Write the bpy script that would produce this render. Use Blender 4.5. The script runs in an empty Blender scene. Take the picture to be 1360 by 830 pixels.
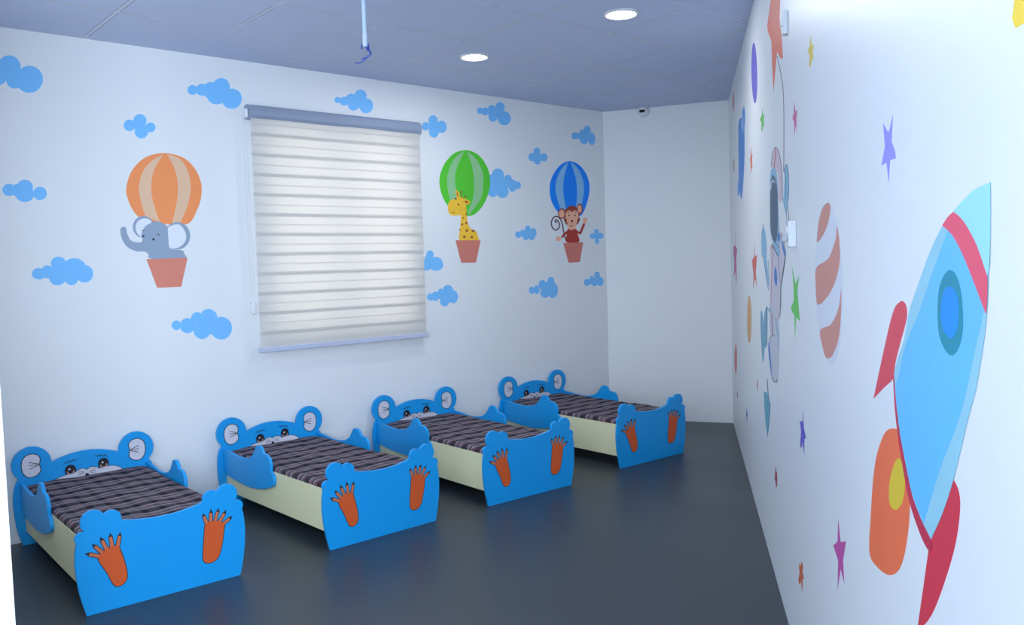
import bpy, bmesh, math, random
from mathutils import Vector, Matrix
from mathutils.geometry import delaunay_2d_cdt

S = bpy.context.scene
COL = S.collection

# ------------------------------------------------------------------ camera
FOC, YAW, PITCH, ROLL = 1123.9, 0.71923, -0.0569956, -0.0298759
CAM = Vector((0.0, -5.212, 1.4385))
fw = Vector((math.sin(YAW) * math.cos(PITCH), math.cos(YAW) * math.cos(PITCH), math.sin(PITCH)))
r0 = Vector((math.cos(YAW), -math.sin(YAW), 0))
u0 = r0.cross(fw)
rt = r0 * math.cos(ROLL) + u0 * math.sin(ROLL)
up = -r0 * math.sin(ROLL) + u0 * math.cos(ROLL)
cd = bpy.data.cameras.new('camera')
cam = bpy.data.objects.new('camera', cd)
COL.objects.link(cam)
cd.sensor_fit = 'HORIZONTAL'
cd.sensor_width = 36.0
cd.lens = FOC * 36.0 / 1360.0
cd.clip_start = 0.05
M = Matrix((rt, up, -fw)).transposed().to_4x4()
M.translation = CAM
cam.matrix_world = M
S.camera = cam

# ------------------------------------------------------------------ world, lights, exposure
W = bpy.data.worlds.new('world')
S.world = W
W.use_nodes = True
bg = W.node_tree.nodes['Background']
bg.inputs['Color'].default_value = (0.80, 0.88, 1.0, 1)
bg.inputs['Strength'].default_value = 1.0
S.view_settings.view_transform = 'Standard'
S.view_settings.look = 'None'
S.view_settings.gamma = 1.0
S.view_settings.use_curve_mapping = False
S.view_settings.exposure = 0.0


def area(name, loc, target, sx, sy, power, color):
    l = bpy.data.lights.new(name, 'AREA')
    l.shape = 'RECTANGLE'
    l.size, l.size_y = sx, sy
    l.energy = power
    l.color = color
    o = bpy.data.objects.new(name, l)
    o.location = loc
    o.rotation_euler = (Vector(target) - Vector(loc)).to_track_quat('-Z', 'Y').to_euler()
    COL.objects.link(o)
    return o


COOL = (0.72, 0.855, 1.0)
area('assumed_key_behind_camera', (-0.75, -6.74, 1.75), (-0.75, 0.0, 1.75), 1.5, 1.7, 222, COOL)  # key light from an assumed, unseen source, added to light beds and window wall
area('assumed_fill_from_side', (-1.90, -4.6, 1.7), (1.5, -4.6, 1.5), 1.4, 1.6, 31, COOL)  # added side light, its source unseen and assumed; brightens the mural wall
area('added_fill_in_entrance_wall', (0.36, -1.45, 1.6), (3.0, -1.45, 1.5), 1.2, 1.2, 16, COOL)  # added fill out of view, brightens the left of the window wall
area('daylight_outside_window', (3.03, 0.75, 1.75), (3.03, 0.0, 1.72), 1.5, 1.7, 11, (1.0, 0.85, 0.71))


# ------------------------------------------------------------------ helpers
def srgb(c):
    def f(v):
        v = v / 255.0
        return v / 12.92 if v <= 0.04045 else ((v + 0.055) / 1.055) ** 2.4
    return (f(c[0]), f(c[1]), f(c[2]), 1.0)


def mat(name, rgb, rough=0.5, spec=0.5, mottling=0.06, scale=6.0, bump=0.0, bscale=60.0, lin=False):
    """plain coloured paint / plastic with slight procedural mottling"""
    m = bpy.data.materials.new(name)
    m.use_nodes = True
    nt = m.node_tree
    b = nt.nodes['Principled BSDF']
    c = rgb if lin else srgb(rgb)
    b.inputs['Roughness'].default_value = rough
    b.inputs['Specular IOR Level'].default_value = spec
    tc = nt.nodes.new('ShaderNodeTexCoord')
    n = nt.nodes.new('ShaderNodeTexNoise')
    n.inputs['Scale'].default_value = scale
    n.inputs['Detail'].default_value = 3
    nt.links.new(tc.outputs['Object'], n.inputs['Vector'])
    mx = nt.nodes.new('ShaderNodeMix')
    mx.data_type = 'RGBA'
    mx.inputs[6].default_value = tuple(v * (1 - mottling) for v in c[:3]) + (1,)
    mx.inputs[7].default_value = tuple(min(1, v * (1 + mottling)) for v in c[:3]) + (1,)
    nt.links.new(n.outputs['Fac'], mx.inputs[0])
    nt.links.new(mx.outputs[2], b.inputs['Base Color'])
    if bump:
        n2 = nt.nodes.new('ShaderNodeTexNoise')
        n2.inputs['Scale'].default_value = bscale
        nt.links.new(tc.outputs['Object'], n2.inputs['Vector'])
        bp = nt.nodes.new('ShaderNodeBump')
        bp.inputs['Strength'].default_value = bump
        bp.inputs['Distance'].default_value = 0.01
        nt.links.new(n2.outputs['Fac'], bp.inputs['Height'])
        nt.links.new(bp.outputs['Normal'], b.inputs['Normal'])
    return m


def emis(name, rgb, s):
    m = bpy.data.materials.new(name)
    m.use_nodes = True
    b = m.node_tree.nodes['Principled BSDF']
    b.inputs['Base Color'].default_value = (0.9, 0.9, 0.9, 1)
    b.inputs['Emission Color'].default_value = rgb
    b.inputs['Emission Strength'].default_value = s
    return m


def link(name, me, parent=None):
    o = bpy.data.objects.new(name, me)
    COL.objects.link(o)
    o.parent = parent
    return o


def obj(name, bm, mats, parent=None, smooth=False):
    me = bpy.data.meshes.new(name)
    bm.normal_update()
    bm.to_mesh(me)
    bm.free()
    for m in (mats if isinstance(mats, (list, tuple)) else [mats]):
        me.materials.append(m)
    if smooth:
        for p in me.polygons:
            p.use_smooth = True
    return link(name, me, parent)


def tag(o, label, cat, group=None, kind=None):
    o['label'] = label
    o['category'] = cat
    if group:
        o['group'] = group
    if kind:
        o['kind'] = kind
    return o


def thing(name, label, cat, loc=(0, 0, 0), rz=0.0, group=None):
    o = bpy.data.objects.new(name, None)
    o.empty_display_size = 0.1
    COL.objects.link(o)
    o.location = loc
    o.rotation_euler = (0, 0, rz)
    return tag(o, label, cat, group)


def struct(o):
    o['kind'] = 'structure'
    return o


def box(bm, x0, x1, y0, y1, z0, z1, bevel=0.0, seg=2, mi=0):
    g = bmesh.ops.create_cube(bm, size=1.0, matrix=Matrix.Translation(((x0 + x1) / 2, (y0 + y1) / 2, (z0 + z1) / 2)) @
                              Matrix.Diagonal((x1 - x0, y1 - y0, z1 - z0, 1)))
    vs = g['verts']
    fs = set(f for v in vs for f in v.link_faces)
    for f in fs:
        f.material_index = mi
    if bevel:
        es = set(e for v in vs for e in v.link_edges)
        bmesh.ops.bevel(bm, geom=list(es), offset=bevel, segments=seg, affect='EDGES', profile=0.5)


def tube(bm, pts, r, n=10):
    pts = [Vector(p) for p in pts]
    rings = []
    prev = None
    for i, p in enumerate(pts):
        d = (pts[min(i + 1, len(pts) - 1)] - pts[max(i - 1, 0)]).normalized()
        if prev is None:
            a = d.orthogonal().normalized()
        else:
            a = (prev - d * prev.dot(d)).normalized()
        prev = a
        b = d.cross(a)
        rr = r[i] if isinstance(r, (list, tuple)) else r
        rings.append([bm.verts.new(p + (a * math.cos(2 * math.pi * k / n) + b * math.sin(2 * math.pi * k / n)) * rr) for k in range(n)])
    for A, B in zip(rings, rings[1:]):
        for k in range(n):
            bm.faces.new((A[k], A[(k + 1) % n], B[(k + 1) % n], B[k]))
    bm.faces.new(rings[0][::-1])
    bm.faces.new(rings[-1])


def lathe(bm, prof, n=32, base=(0, 0, 0), mi=0):
    rings = []
    for r, z in prof:
        if r < 1e-6:
            rings.append([bm.verts.new((base[0], base[1], base[2] + z))])
        else:
            rings.append([bm.verts.new((base[0] + r * math.cos(2 * math.pi * k / n), base[1] + r * math.sin(2 * math.pi * k / n), base[2] + z)) for k in range(n)])
    for A, B in zip(rings, rings[1:]):
        for k in range(n):
            k2 = (k + 1) % n
            if len(A) == 1:
                f = bm.faces.new((A[0], B[k2], B[k]))
            elif len(B) == 1:
                f = bm.faces.new((A[k], A[k2], B[0]))
            else:
                f = bm.faces.new((A[k], A[k2], B[k2], B[k]))
            f.material_index = mi


# ---- flat outlines -----------------------------------------------------
def circ(cx, cy, r, ry=None, n=28, rot=0.0):
    ry = r if ry is None else ry
    c, s = math.cos(rot), math.sin(rot)
    o = []
    for k in range(n):
        a = 2 * math.pi * k / n
        x, y = r * math.cos(a), ry * math.sin(a)
        o.append((cx + x * c - y * s, cy + x * s + y * c))
    return o


def smooth_loop(pts, n=6, closed=True):
    """Catmull-Rom through the points"""
    o = []
    N = len(pts)
    rng = range(N) if closed else range(N - 1)
    for i in rng:
        if closed:
            p = [pts[(i + k) % N] for k in (-1, 0, 1, 2)]
        else:
            p = [pts[max(i - 1, 0)], pts[i], pts[i + 1], pts[min(i + 2, N - 1)]]
        for k in range(n):
            t = k / n
            o.append(tuple(0.5 * (2 * p[1][a] + (p[2][a] - p[0][a]) * t + (2 * p[0][a] - 5 * p[1][a] + 4 * p[2][a] - p[3][a]) * t * t +
                                  (3 * p[1][a] - p[0][a] - 3 * p[2][a] + p[3][a]) * t ** 3) for a in (0, 1)))
    if not closed:
        o.append(tuple(pts[-1]))
    return o


def stroke(pts, w, closed=False):
    """polygons of a brush stroke of half-width w along the points"""
    o = []
    P = [Vector(p) for p in pts]
    if closed:
        P.append(P[0])
    for a, b in zip(P, P[1:]):
        d = b - a
        if d.length < 1e-7:
            continue
        d.normalize()
        n = Vector((-d.y, d.x)) * w
        o.append([tuple(a + n), tuple(a - n), tuple(b - n), tuple(b + n)])
    for p in P:
        o.append(circ(p.x, p.y, w, n=8))
    return o


def union(polys):
    vs, fs = [], []
    for p in polys:
        a = sum(p[i][0] * p[(i + 1) % len(p)][1] - p[(i + 1) % len(p)][0] * p[i][1] for i in range(len(p)))
        if a < 0:
            p = p[::-1]
        fs.append(list(range(len(vs), len(vs) + len(p))))
        vs += [Vector((q[0], q[1])) for q in p]
    r = delaunay_2d_cdt(vs, [], fs, 1, 1e-6)
    return r[0], [t for t, src in zip(r[2], r[5]) if src]      # enclosed holes stay open


def slab(bm, polys, to3, h0, h1, mi=0, bevel=0.0):
    """union of 2D polygons turned into a solid plate between heights h0 (back) and h1 (front); to3(u, v, h) -> point"""
    vs, tris = union(polys)
    tmp = bmesh.new()
    V = [tmp.verts.new((v.x, v.y, 0)) for v in vs]
    for t in tris:
        try:
            tmp.faces.new([V[i] for i in t])
        except ValueError:
            pass
    bmesh.ops.delete(tmp, geom=[v for v in tmp.verts if not v.link_faces], context='VERTS')
    if bevel:
        bmesh.ops.dissolve_limit(tmp, angle_limit=0.01, verts=tmp.verts[:], edges=tmp.edges[:])
    g = bmesh.ops.extrude_face_region(tmp, geom=tmp.faces[:])
    top = [v for v in g['geom'] if isinstance(v, bmesh.types.BMVert)]
    ts = set(top)
    for v in tmp.verts:
        v.co.z = h1 if v in ts else h0
    bmesh.ops.recalc_face_normals(tmp, faces=tmp.faces[:])
    if bevel:
        es = [e for e in tmp.edges if len(e.link_faces) == 2 and
              abs(e.link_faces[0].normal.z) > 0.9 and abs(e.link_faces[1].normal.z) < 0.1 or
              len(e.link_faces) == 2 and abs(e.link_faces[1].normal.z) > 0.9 and abs(e.link_faces[0].normal.z) < 0.1]
        bmesh.ops.bevel(tmp, geom=es, offset=bevel, segments=2, affect='EDGES', profile=0.5, clamp_overlap=True)
    idx = {}
    flip = (to3(1, 0, 0) - to3(0, 0, 0)).cross(to3(0, 1, 0) - to3(0, 0, 0)).dot(to3(0, 0, 1) - to3(0, 0, 0)) < 0
    for v in tmp.verts:
        idx[v] = bm.verts.new(to3(v.co.x, v.co.y, v.co.z))
    for f in tmp.faces:
        q = [idx[v] for v in f.verts]
        if flip:
            q = q[::-1]
        nf = bm.faces.new(q)
        nf.material_index = mi
    tmp.free()


# ------------------------------------------------------------------ the room's plan
HC = 2.7795                                   # ceiling height
CORNER_A = Vector((5.72, 0.0, 0))             # window wall meets far wall
CORNER_B = Vector((6.236, -0.972, 0))         # far wall meets mural wall
RDIR = Vector((-math.cos(math.radians(36.95)), -math.sin(math.radians(36.95)), 0))   # mural wall, running towards the camera
RNORM = Vector((-math.sin(math.radians(36.95)), math.cos(math.radians(36.95)), 0))   # into the room


class Wall:
    def __init__(self, origin, u, n):
        self.o, self.u, self.n = Vector(origin), Vector(u), Vector(n)

    def uv(self, x, y):
        """the wall coordinates (metres along, metres up) of what the photo shows at (x, y)"""
        v = fw * FOC + rt * (x - 680) - up * (y - 415)
        t = (self.o - CAM).dot(self.n) / v.dot(self.n)
        p = CAM + v * t - self.o
        return (p.dot(self.u), p.z)

    def to3(self, u, v, h):
        return self.o + self.u * u + Vector((0, 0, v)) + self.n * h


WL = Wall((0, 0, 0), (1, 0, 0), (0, -1, 0))
WR = Wall(CORNER_B, RDIR, RNORM)
WF = Wall(CORNER_A, (CORNER_B - CORNER_A).normalized(), Vector((-0.972, -0.516, 0)).normalized())

# ------------------------------------------------------------------ materials of the room
m_wall = mat('white wall paint', (236, 238, 240), 0.55, 0.3, 0.015, 1.2, 0.08, 25)
m_wallr = mat('satin white wall paint', (236, 238, 240), 0.38, 0.4, 0.02, 1.5, 0.10, 18)
m_far = mat('white far wall paint', (240, 242, 242), 0.6, 0.3, 0.015, 1.2, 0.05, 20)
m_jamb = mat('gloss white jamb paint', (246, 244, 240), 0.4, 0.4, 0.01)


def floor_mat():
    m = bpy.data.materials.new('dark grey sheet flooring')
    m.use_nodes = True
    nt = m.node_tree
    b = nt.nodes['Principled BSDF']
    tc = nt.nodes.new('ShaderNodeTexCoord')
    n = nt.nodes.new('ShaderNodeTexNoise')
    n.inputs['Scale'].default_value = 2.2
    n.inputs['Detail'].default_value = 5
    sp = nt.nodes.new('ShaderNodeTexNoise')
    sp.inputs['Scale'].default_value = 260
    mp = nt.nodes.new('ShaderNodeMapping')
    mp.inputs['Scale'].default_value = (1, 0.25, 1)
    nt.links.new(tc.outputs['Object'], mp.inputs['Vector'])
    nt.links.new(mp.outputs['Vector'], n.inputs['Vector'])
    nt.links.new(tc.outputs['Object'], sp.inputs['Vector'])
    a = nt.nodes.new('ShaderNodeMix')
    a.data_type = 'RGBA'
    a.inputs[6].default_value = (0.038, 0.050, 0.058, 1)
    a.inputs[7].default_value = (0.062, 0.075, 0.086, 1)
    nt.links.new(n.outputs['Fac'], a.inputs[0])
    a2 = nt.nodes.new('ShaderNodeMix')
    a2.data_type = 'RGBA'
    a2.blend_type = 'MULTIPLY'
    a2.inputs[0].default_value = 0.5
    nt.links.new(a.outputs[2], a2.inputs[6])
    nt.links.new(sp.outputs['Fac'], a2.inputs[7])
    nt.links.new(a2.outputs[2], b.inputs['Base Color'])
    rr = nt.nodes.new('ShaderNodeMapRange')
    rr.inputs['To Min'].default_value = 0.30
    rr.inputs['To Max'].default_value = 0.46
    nt.links.new(n.outputs['Fac'], rr.inputs['Value'])
    nt.links.new(rr.outputs['Result'], b.inputs['Roughness'])
    b.inputs['Specular IOR Level'].default_value = 0.5
    bp = nt.nodes.new('ShaderNodeBump')
    bp.inputs['Strength'].default_value = 0.12
    bp.inputs['Distance'].default_value = 0.004
    nt.links.new(sp.outputs['Fac'], bp.inputs['Height'])
    nt.links.new(bp.outputs['Normal'], b.inputs['Normal'])
    return m


def ceiling_mat():
    """600 mm lay-in tiles: a flat seam round each tile, faint fleck on the tile"""
    m = bpy.data.materials.new('lay-in ceiling tiles')
    m.use_nodes = True
    nt = m.node_tree
    N, L = nt.nodes, nt.links
    b = N['Principled BSDF']
    b.inputs['Roughness'].default_value = 0.85
    b.inputs['Specular IOR Level'].default_value = 0.2
    tc = N.new('ShaderNodeTexCoord')
    sx = N.new('ShaderNodeSeparateXYZ')
    L.new(tc.outputs['Object'], sx.inputs[0])

    def math_(op, a, bv=None):
        n = N.new('ShaderNodeMath')
        n.operation = op
        for i, v in enumerate((a, bv)):
            if v is None:
                continue
            if isinstance(v, (int, float)):
                n.inputs[i].default_value = v
            else:
                L.new(v, n.inputs[i])
        return n.outputs[0]

    ds = []
    for o, off in ((sx.outputs['X'], 1.4147), (sx.outputs['Y'], -0.6127)):
        t = math_('DIVIDE', math_('SUBTRACT', o, off), 0.6)
        t = math_('SUBTRACT', t, math_('ROUND', t))
        ds.append(math_('MULTIPLY', math_('ABSOLUTE', t), 0.6))
    dmin = math_('MINIMUM', ds[0], ds[1])
    line = math_('LESS_THAN', dmin, 0.010)
    gap = math_('MULTIPLY', math_('LESS_THAN', dmin, 0.0135), math_('GREATER_THAN', dmin, 0.010))
    n = N.new('ShaderNodeTexNoise')
    n.inputs['Scale'].default_value = 1.6
    L.new(tc.outputs['Object'], n.inputs['Vector'])
    f = N.new('ShaderNodeTexNoise')
    f.inputs['Scale'].default_value = 160
    L.new(tc.outputs['Object'], f.inputs['Vector'])
    a = N.new('ShaderNodeMix')
    a.data_type = 'RGBA'
    a.inputs[6].default_value = srgb((196, 206, 232))
    a.inputs[7].default_value = srgb((206, 216, 240))
    L.new(n.outputs['Fac'], a.inputs[0])
    c = N.new('ShaderNodeMix')
    c.data_type = 'RGBA'
    L.new(math_('MULTIPLY', line, math_('MULTIPLY', math_('MAXIMUM', math_('SUBTRACT', n.outputs['Fac'], 0.32), 0.05), 1.7)), c.inputs[0])
    L.new(a.outputs[2], c.inputs[6])
    c.inputs[7].default_value = srgb((232, 236, 244))
    d = N.new('ShaderNodeMix')
    d.data_type = 'RGBA'
    L.new(math_('MULTIPLY', gap, math_('GREATER_THAN', n.outputs['Fac'], 0.52)), d.inputs[0])
    L.new(c.outputs[2], d.inputs[6])
    d.inputs[7].default_value = srgb((125, 128, 148))
    L.new(d.outputs[2], b.inputs['Base Color'])
    bp = N.new('ShaderNodeBump')
    bp.inputs['Strength'].default_value = 0.15
    bp.inputs['Distance'].default_value = 0.003
    L.new(f.outputs['Fac'], bp.inputs['Height'])
    L.new(bp.outputs['Normal'], b.inputs['Normal'])
    return m


# ------------------------------------------------------------------ room shell
def prism(pts, z0, z1):
    bm = bmesh.new()
    A = [bm.verts.new((p[0], p[1], z0)) for p in pts]
    B = [bm.verts.new((p[0], p[1], z1)) for p in pts]
    n = len(pts)
    bm.faces.new(A[::-1])
    bm.faces.new(B)
    for i in range(n):
        bm.faces.new((A[i], A[(i + 1) % n], B[(i + 1) % n], B[i]))
    bmesh.ops.recalc_face_normals(bm, faces=bm.faces[:])
    return bm


JX, JY = 0.432, -2.712          # free edge of the entrance wall
END_R = CORNER_B + RDIR * 7.35  # near end of the mural wall, behind the camera
plan = [(-3.2, 0.3), (6.9, 0.3), (6.9, -8.3), (-3.2, -8.3)]
struct(obj('floor', prism(plan, -0.12, 0.0), floor_mat()))
struct(obj('ceiling', prism(plan, HC, HC + 0.12), ceiling_mat()))

# window wall with its opening
WX0, WX1, WZ0, WZ1 = 2.43, 3.60, 1.00, 2.42
bm = bmesh.new()
xs = [JX - 0.12, WX0, WX1, CORNER_A.x + 0.17]
zs = [0, WZ0, WZ1, HC]
grid = {}
for s, y in ((0, 0.0), (1, 0.16)):
    for i, x in enumerate(xs):
        for j, z_ in enumerate(zs):
            grid[s, i, j] = bm.verts.new((x, y, z_))
for i in range(3):
    for j in range(3):
        if (i, j) == (1, 1):
            continue
        bm.faces.new([grid[0, a, b] for a, b in ((i, j), (i + 1, j), (i + 1, j + 1), (i, j + 1))])
        bm.faces.new([grid[1, a, b] for a, b in ((i, j), (i, j + 1), (i + 1, j + 1), (i + 1, j))])
for (a, b), (c, d) in [((1, 1), (2, 1)), ((2, 1), (2, 2)), ((2, 2), (1, 2)), ((1, 2), (1, 1))]:
    bm.faces.new((grid[0, a, b], grid[0, c, d], grid[1, c, d], grid[1, a, b]))
for k in range(3):
    for (a, b), (c, d) in [((k, 0), (k + 1, 0)), ((k, 3), (k + 1, 3)), ((0, k), (0, k + 1)), ((3, k), (3, k + 1))]:
        bm.faces.new((grid[0, a, b], grid[0, c, d], grid[1, c, d], grid[1, a, b]))
bmesh.ops.recalc_face_normals(bm, faces=bm.faces[:])
struct(obj('wall_left', bm, m_wall))


def wall_prism(name, a, b, out, t, m):
    a, b, out = Vector(a), Vector(b), Vector(out)
    pts = [a, b, b + out * t, a + out * t]
    return struct(obj(name, prism([(p.x, p.y) for p in pts], 0, HC), m))


wall_prism('wall_far', CORNER_A, CORNER_B, -WF.n, 0.16, m_far)
wall_prism('wall_right', CORNER_B, END_R, -RNORM, 0.16, m_wallr)
# entrance wall: its free end is the white edge at the left of the view
bm = bmesh.new()
box(bm, -2.9, JX, JY, JY + 0.14, 0, HC)
for y0, y1, z0, z1 in ((JY + 0.14, -2.05, 0, HC), (-0.85, 0, 0, HC), (-2.05, -0.85, 0, 1.0), (-2.05, -0.85, 2.2, HC)):  # opening in this unseen leg is made up to hold the fill light
    box(bm, JX - 0.14, JX, y0, y1, z0, z1)
struct(obj('wall_entrance', bm, m_jamb))
bm = bmesh.new()      # side wall; its tall opening is made up to hold the side light
for y0, y1, z0, z1 in ((-6.9, -5.3, 0, HC), (-3.9, JY, 0, HC), (-5.3, -3.9, 0, 0.9), (-5.3, -3.9, 2.5, HC)):
    box(bm, -2.05, -1.91, y0, y1, z0, z1)
struct(obj('wall_side', bm, m_wall))
bm = bmesh.new()      # wall behind the camera; its window is assumed, added around the key light
for x0, x1, z0, z1 in ((-1.91, -1.5, 0, HC), (0.0, 0.36, 0, HC), (-1.5, 0.0, 0, 0.9), (-1.5, 0.0, 2.6, HC)):
    box(bm, x0, x1, -6.9, -6.75, z0, z1)
struct(obj('wall_near', bm, m_wall))
struct(obj('wall_corridor', prism([(END_R.x, END_R.y), (END_R.x, -6.9), (END_R.x + 0.15, -6.9), (END_R.x + 0.15, END_R.y - 0.1)], 0, HC), m_wall))

# window behind the blind
m_alu = mat('white window aluminium', (225, 226, 226), 0.4)
bm = bmesh.new()
for x0, x1, z0, z1 in ((WX0, WX1, WZ0, WZ0 + 0.05), (WX0, WX1, WZ1 - 0.05, WZ1), (WX0, WX0 + 0.05, WZ0 + 0.05, WZ1 - 0.05),
                       (WX1 - 0.05, WX1, WZ0 + 0.05, WZ1 - 0.05), (2.995, 3.035, WZ0 + 0.05, WZ1 - 0.05)):
    box(bm, x0, x1, 0.08, 0.13, z0, z1)
win = struct(obj('window_1', bm, m_alu))
mg = bpy.data.materials.new('window glass')
mg.use_nodes = True
g_ = mg.node_tree.nodes['Principled BSDF']
g_.inputs['Transmission Weight'].default_value = 1.0
g_.inputs['Roughness'].default_value = 0.0
g_.inputs['IOR'].default_value = 1.05
g_.inputs['Base Color'].default_value = (0.95, 0.98, 0.97, 1)
bm = bmesh.new()
box(bm, WX0 + 0.05, 2.995, 0.10, 0.106, WZ0 + 0.05, WZ1 - 0.05)
box(bm, 3.035, WX1 - 0.05, 0.10, 0.106, WZ0 + 0.05, WZ1 - 0.05)
obj('pane', bm, mg, win)

# ------------------------------------------------------------------ roller blind
BX0, BX1, BZ0, BZ1 = 2.345, 3.672, 0.925, 2.500
BY = -0.060
m_fab = bpy.data.materials.new('white zebra blind fabric')
m_fab.use_nodes = True
nt = m_fab.node_tree
for n in list(nt.nodes):
    nt.nodes.remove(n)
out = nt.nodes.new('ShaderNodeOutputMaterial')
df = nt.nodes.new('ShaderNodeBsdfDiffuse')
tl = nt.nodes.new('ShaderNodeBsdfTranslucent')
mx = nt.nodes.new('ShaderNodeMixShader')
mx.inputs[0].default_value = 0.55
tc = nt.nodes.new('ShaderNodeTexCoord')
wv = nt.nodes.new('ShaderNodeTexWave')
wv.bands_direction = 'Z'
wv.inputs['Scale'].default_value = 45
wv.inputs['Distortion'].default_value = 1.0
cm = nt.nodes.new('ShaderNodeMix')
cm.data_type = 'RGBA'
cm.inputs[6].default_value = (0.78, 0.77, 0.75, 1)
cm.inputs[7].default_value = (0.84, 0.83, 0.81, 1)
nt.links.new(tc.outputs['Object'], wv.inputs['Vector'])
nt.links.new(wv.outputs['Color'], cm.inputs[0])
nt.links.new(cm.outputs[2], df.inputs['Color'])
nt.links.new(cm.outputs[2], tl.inputs['Color'])
nt.links.new(df.outputs[0], mx.inputs[1])
nt.links.new(tl.outputs[0], mx.inputs[2])
nt.links.new(mx.outputs[0], out.inputs['Surface'])

m_rail = mat('shade-grey blind rail', (146, 158, 180), 0.45)  # grey has the shade on the curved roller put into it
m_white = mat('white plastic', (232, 234, 238), 0.4)
blind = thing('roller_blind', 'white zebra roller blind lowered over the window in the cloud-painted wall', 'blind', ((BX0 + BX1) / 2, 0, BZ0))
bo = Vector(blind.location)


def local(bm, o):
    bmesh.ops.translate(bm, verts=bm.verts[:], vec=-Vector(o))
    return bm


bm = bmesh.new()   # front cloth, hanging in very slight waves
nz, nx = 100, 24
top = BZ1 - 0.05
G = []
for j in range(nz + 1):
    z_ = BZ0 + 0.02 + (top - BZ0 - 0.02) * j / nz
    G.append([bm.verts.new((BX0 + 0.012 + (BX1 - BX0 - 0.024) * i / nx, BY + 0.0012 * math.sin(i * 0.55 + j * 0.09), z_)) for i in range(nx + 1)])
for j in range(nz):
    for i in range(nx):
        bm.faces.new((G[j][i], G[j][i + 1], G[j + 1][i + 1], G[j + 1][i]))
obj('fabric', local(bm, bo), m_fab, blind, smooth=True)
for k in range(11):        # rear cloth: the bands lap the front ones in narrow strips
    zc = 1.4385 + (2.322 - 0.1284 * k - 1.4385) * 0.9885
    bm = bmesh.new()
    box(bm, BX0 + 0.012, BX1 - 0.012, BY + 0.006, BY + 0.0066, zc - 0.0115, zc + 0.0115)
    obj('rear_band', local(bm, bo), m_fab, blind)
bm = bmesh.new()
for k in range(12):
    zc = 1.4385 + (2.322 + 0.0642 - 0.1284 * k - 1.4385) * 0.9885
    box(bm, BX0 + 0.012, BX1 - 0.012, BY + 0.006, BY + 0.0066, zc - 0.0028, zc + 0.0028)
obj('rear_seam', local(bm, bo), m_fab, blind)
bm = bmesh.new()   # head rail: a rounded cover
prof = [(0.0, -0.045), (0.0, 0.045), (-0.045, 0.045), (-0.066, 0.030), (-0.074, 0.005), (-0.070, -0.022), (-0.055, -0.045)]
A = [bm.verts.new((BX0, p[0] - 0.002, BZ1 - 0.045 + p[1])) for p in prof]
B = [bm.verts.new((BX1, p[0] - 0.002, BZ1 - 0.045 + p[1])) for p in prof]
bm.faces.new(A)
bm.faces.new(B[::-1])
for i in range(len(prof)):
    bm.faces.new((A[i], B[i], B[(i + 1) % len(prof)], A[(i + 1) % len(prof)]))
bmesh.ops.recalc_face_normals(bm, faces=bm.faces[:])
obj('head_rail', local(bm, bo), m_rail, blind)
bm = bmesh.new()
box(bm, BX0 - 0.002, BX1 + 0.002, BY - 0.012, BY + 0.012, BZ0 - 0.008, BZ0 + 0.024, 0.004)
obj('bottom_rail', local(bm, bo), mat('blue-grey bottom rail', (196, 202, 224), 0.4), blind)
bm = bmesh.new()
box(bm, BX0 - 0.022, BX0 - 0.001, -0.066, -0.001, BZ1 - 0.085, BZ1 - 0.028, 0.008, 3)
br = obj('bracket', local(bm, bo), m_white, blind)
bm = bmesh.new()   # beaded chain, two runs, and its weight
for dx, dy in ((-0.026, -0.035), (-0.010, -0.045)):
    tube(bm, [(BX0 + dx, dy, BZ1 - 0.05 - 0.02 * k) for k in range(0, 60)], [0.0022 if k % 2 else 0.0014 for k in range(60)], 6)
obj('pull_chain', local(bm, bo), m_white, blind)
bm = bmesh.new()
box(bm, BX0 - 0.031, BX0 - 0.005, -0.052, -0.028, 1.165, 1.250, 0.008, 3)
obj('chain_weight', local(bm, bo), m_white, blind)

# ------------------------------------------------------------------ ceiling lights
m_lamp = emis('led diffuser', (1.0, 0.98, 0.96, 1), 9.0)
m_trim = mat('white light trim', (225, 227, 232), 0.4)
spots = [(3.566, -2.113, 'round recessed ceiling light, the larger and nearer of the two', True),
         (3.499, -0.924, 'round recessed ceiling light in front of the window, the farther of the two', True)]
for x, y, lab, vis in spots:
    t = thing('ceiling_light', lab, 'ceiling light', (x, y, HC), 0, 'recessed ceiling lights')
    bm = bmesh.new()
    lathe(bm, [(0.083, -0.0005), (0.096, -0.0005), (0.096, -0.006), (0.083, -0.010), (0.080, -0.0005)], 40)
    obj('trim_ring', bm, m_trim, t)
    bm = bmesh.new()
    lathe(bm, [(0.0, -0.0075), (0.05, -0.0075), (0.082, -0.006), (0.082, -0.001)], 40)
    obj('diffuser', bm, m_lamp, t)
for x, y in [(3.566, -2.113), (3.499, -0.924)]:
    l = bpy.data.lights.new('downlight_glow', 'AREA')
    l.shape = 'DISK'
    l.size = 0.15
    l.energy = 9
    l.color = (0.9, 0.95, 1.0)
    o = bpy.data.objects.new('downlight_glow', l)
    o.location = (x, y, HC - 0.014)
    COL.objects.link(o)

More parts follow.
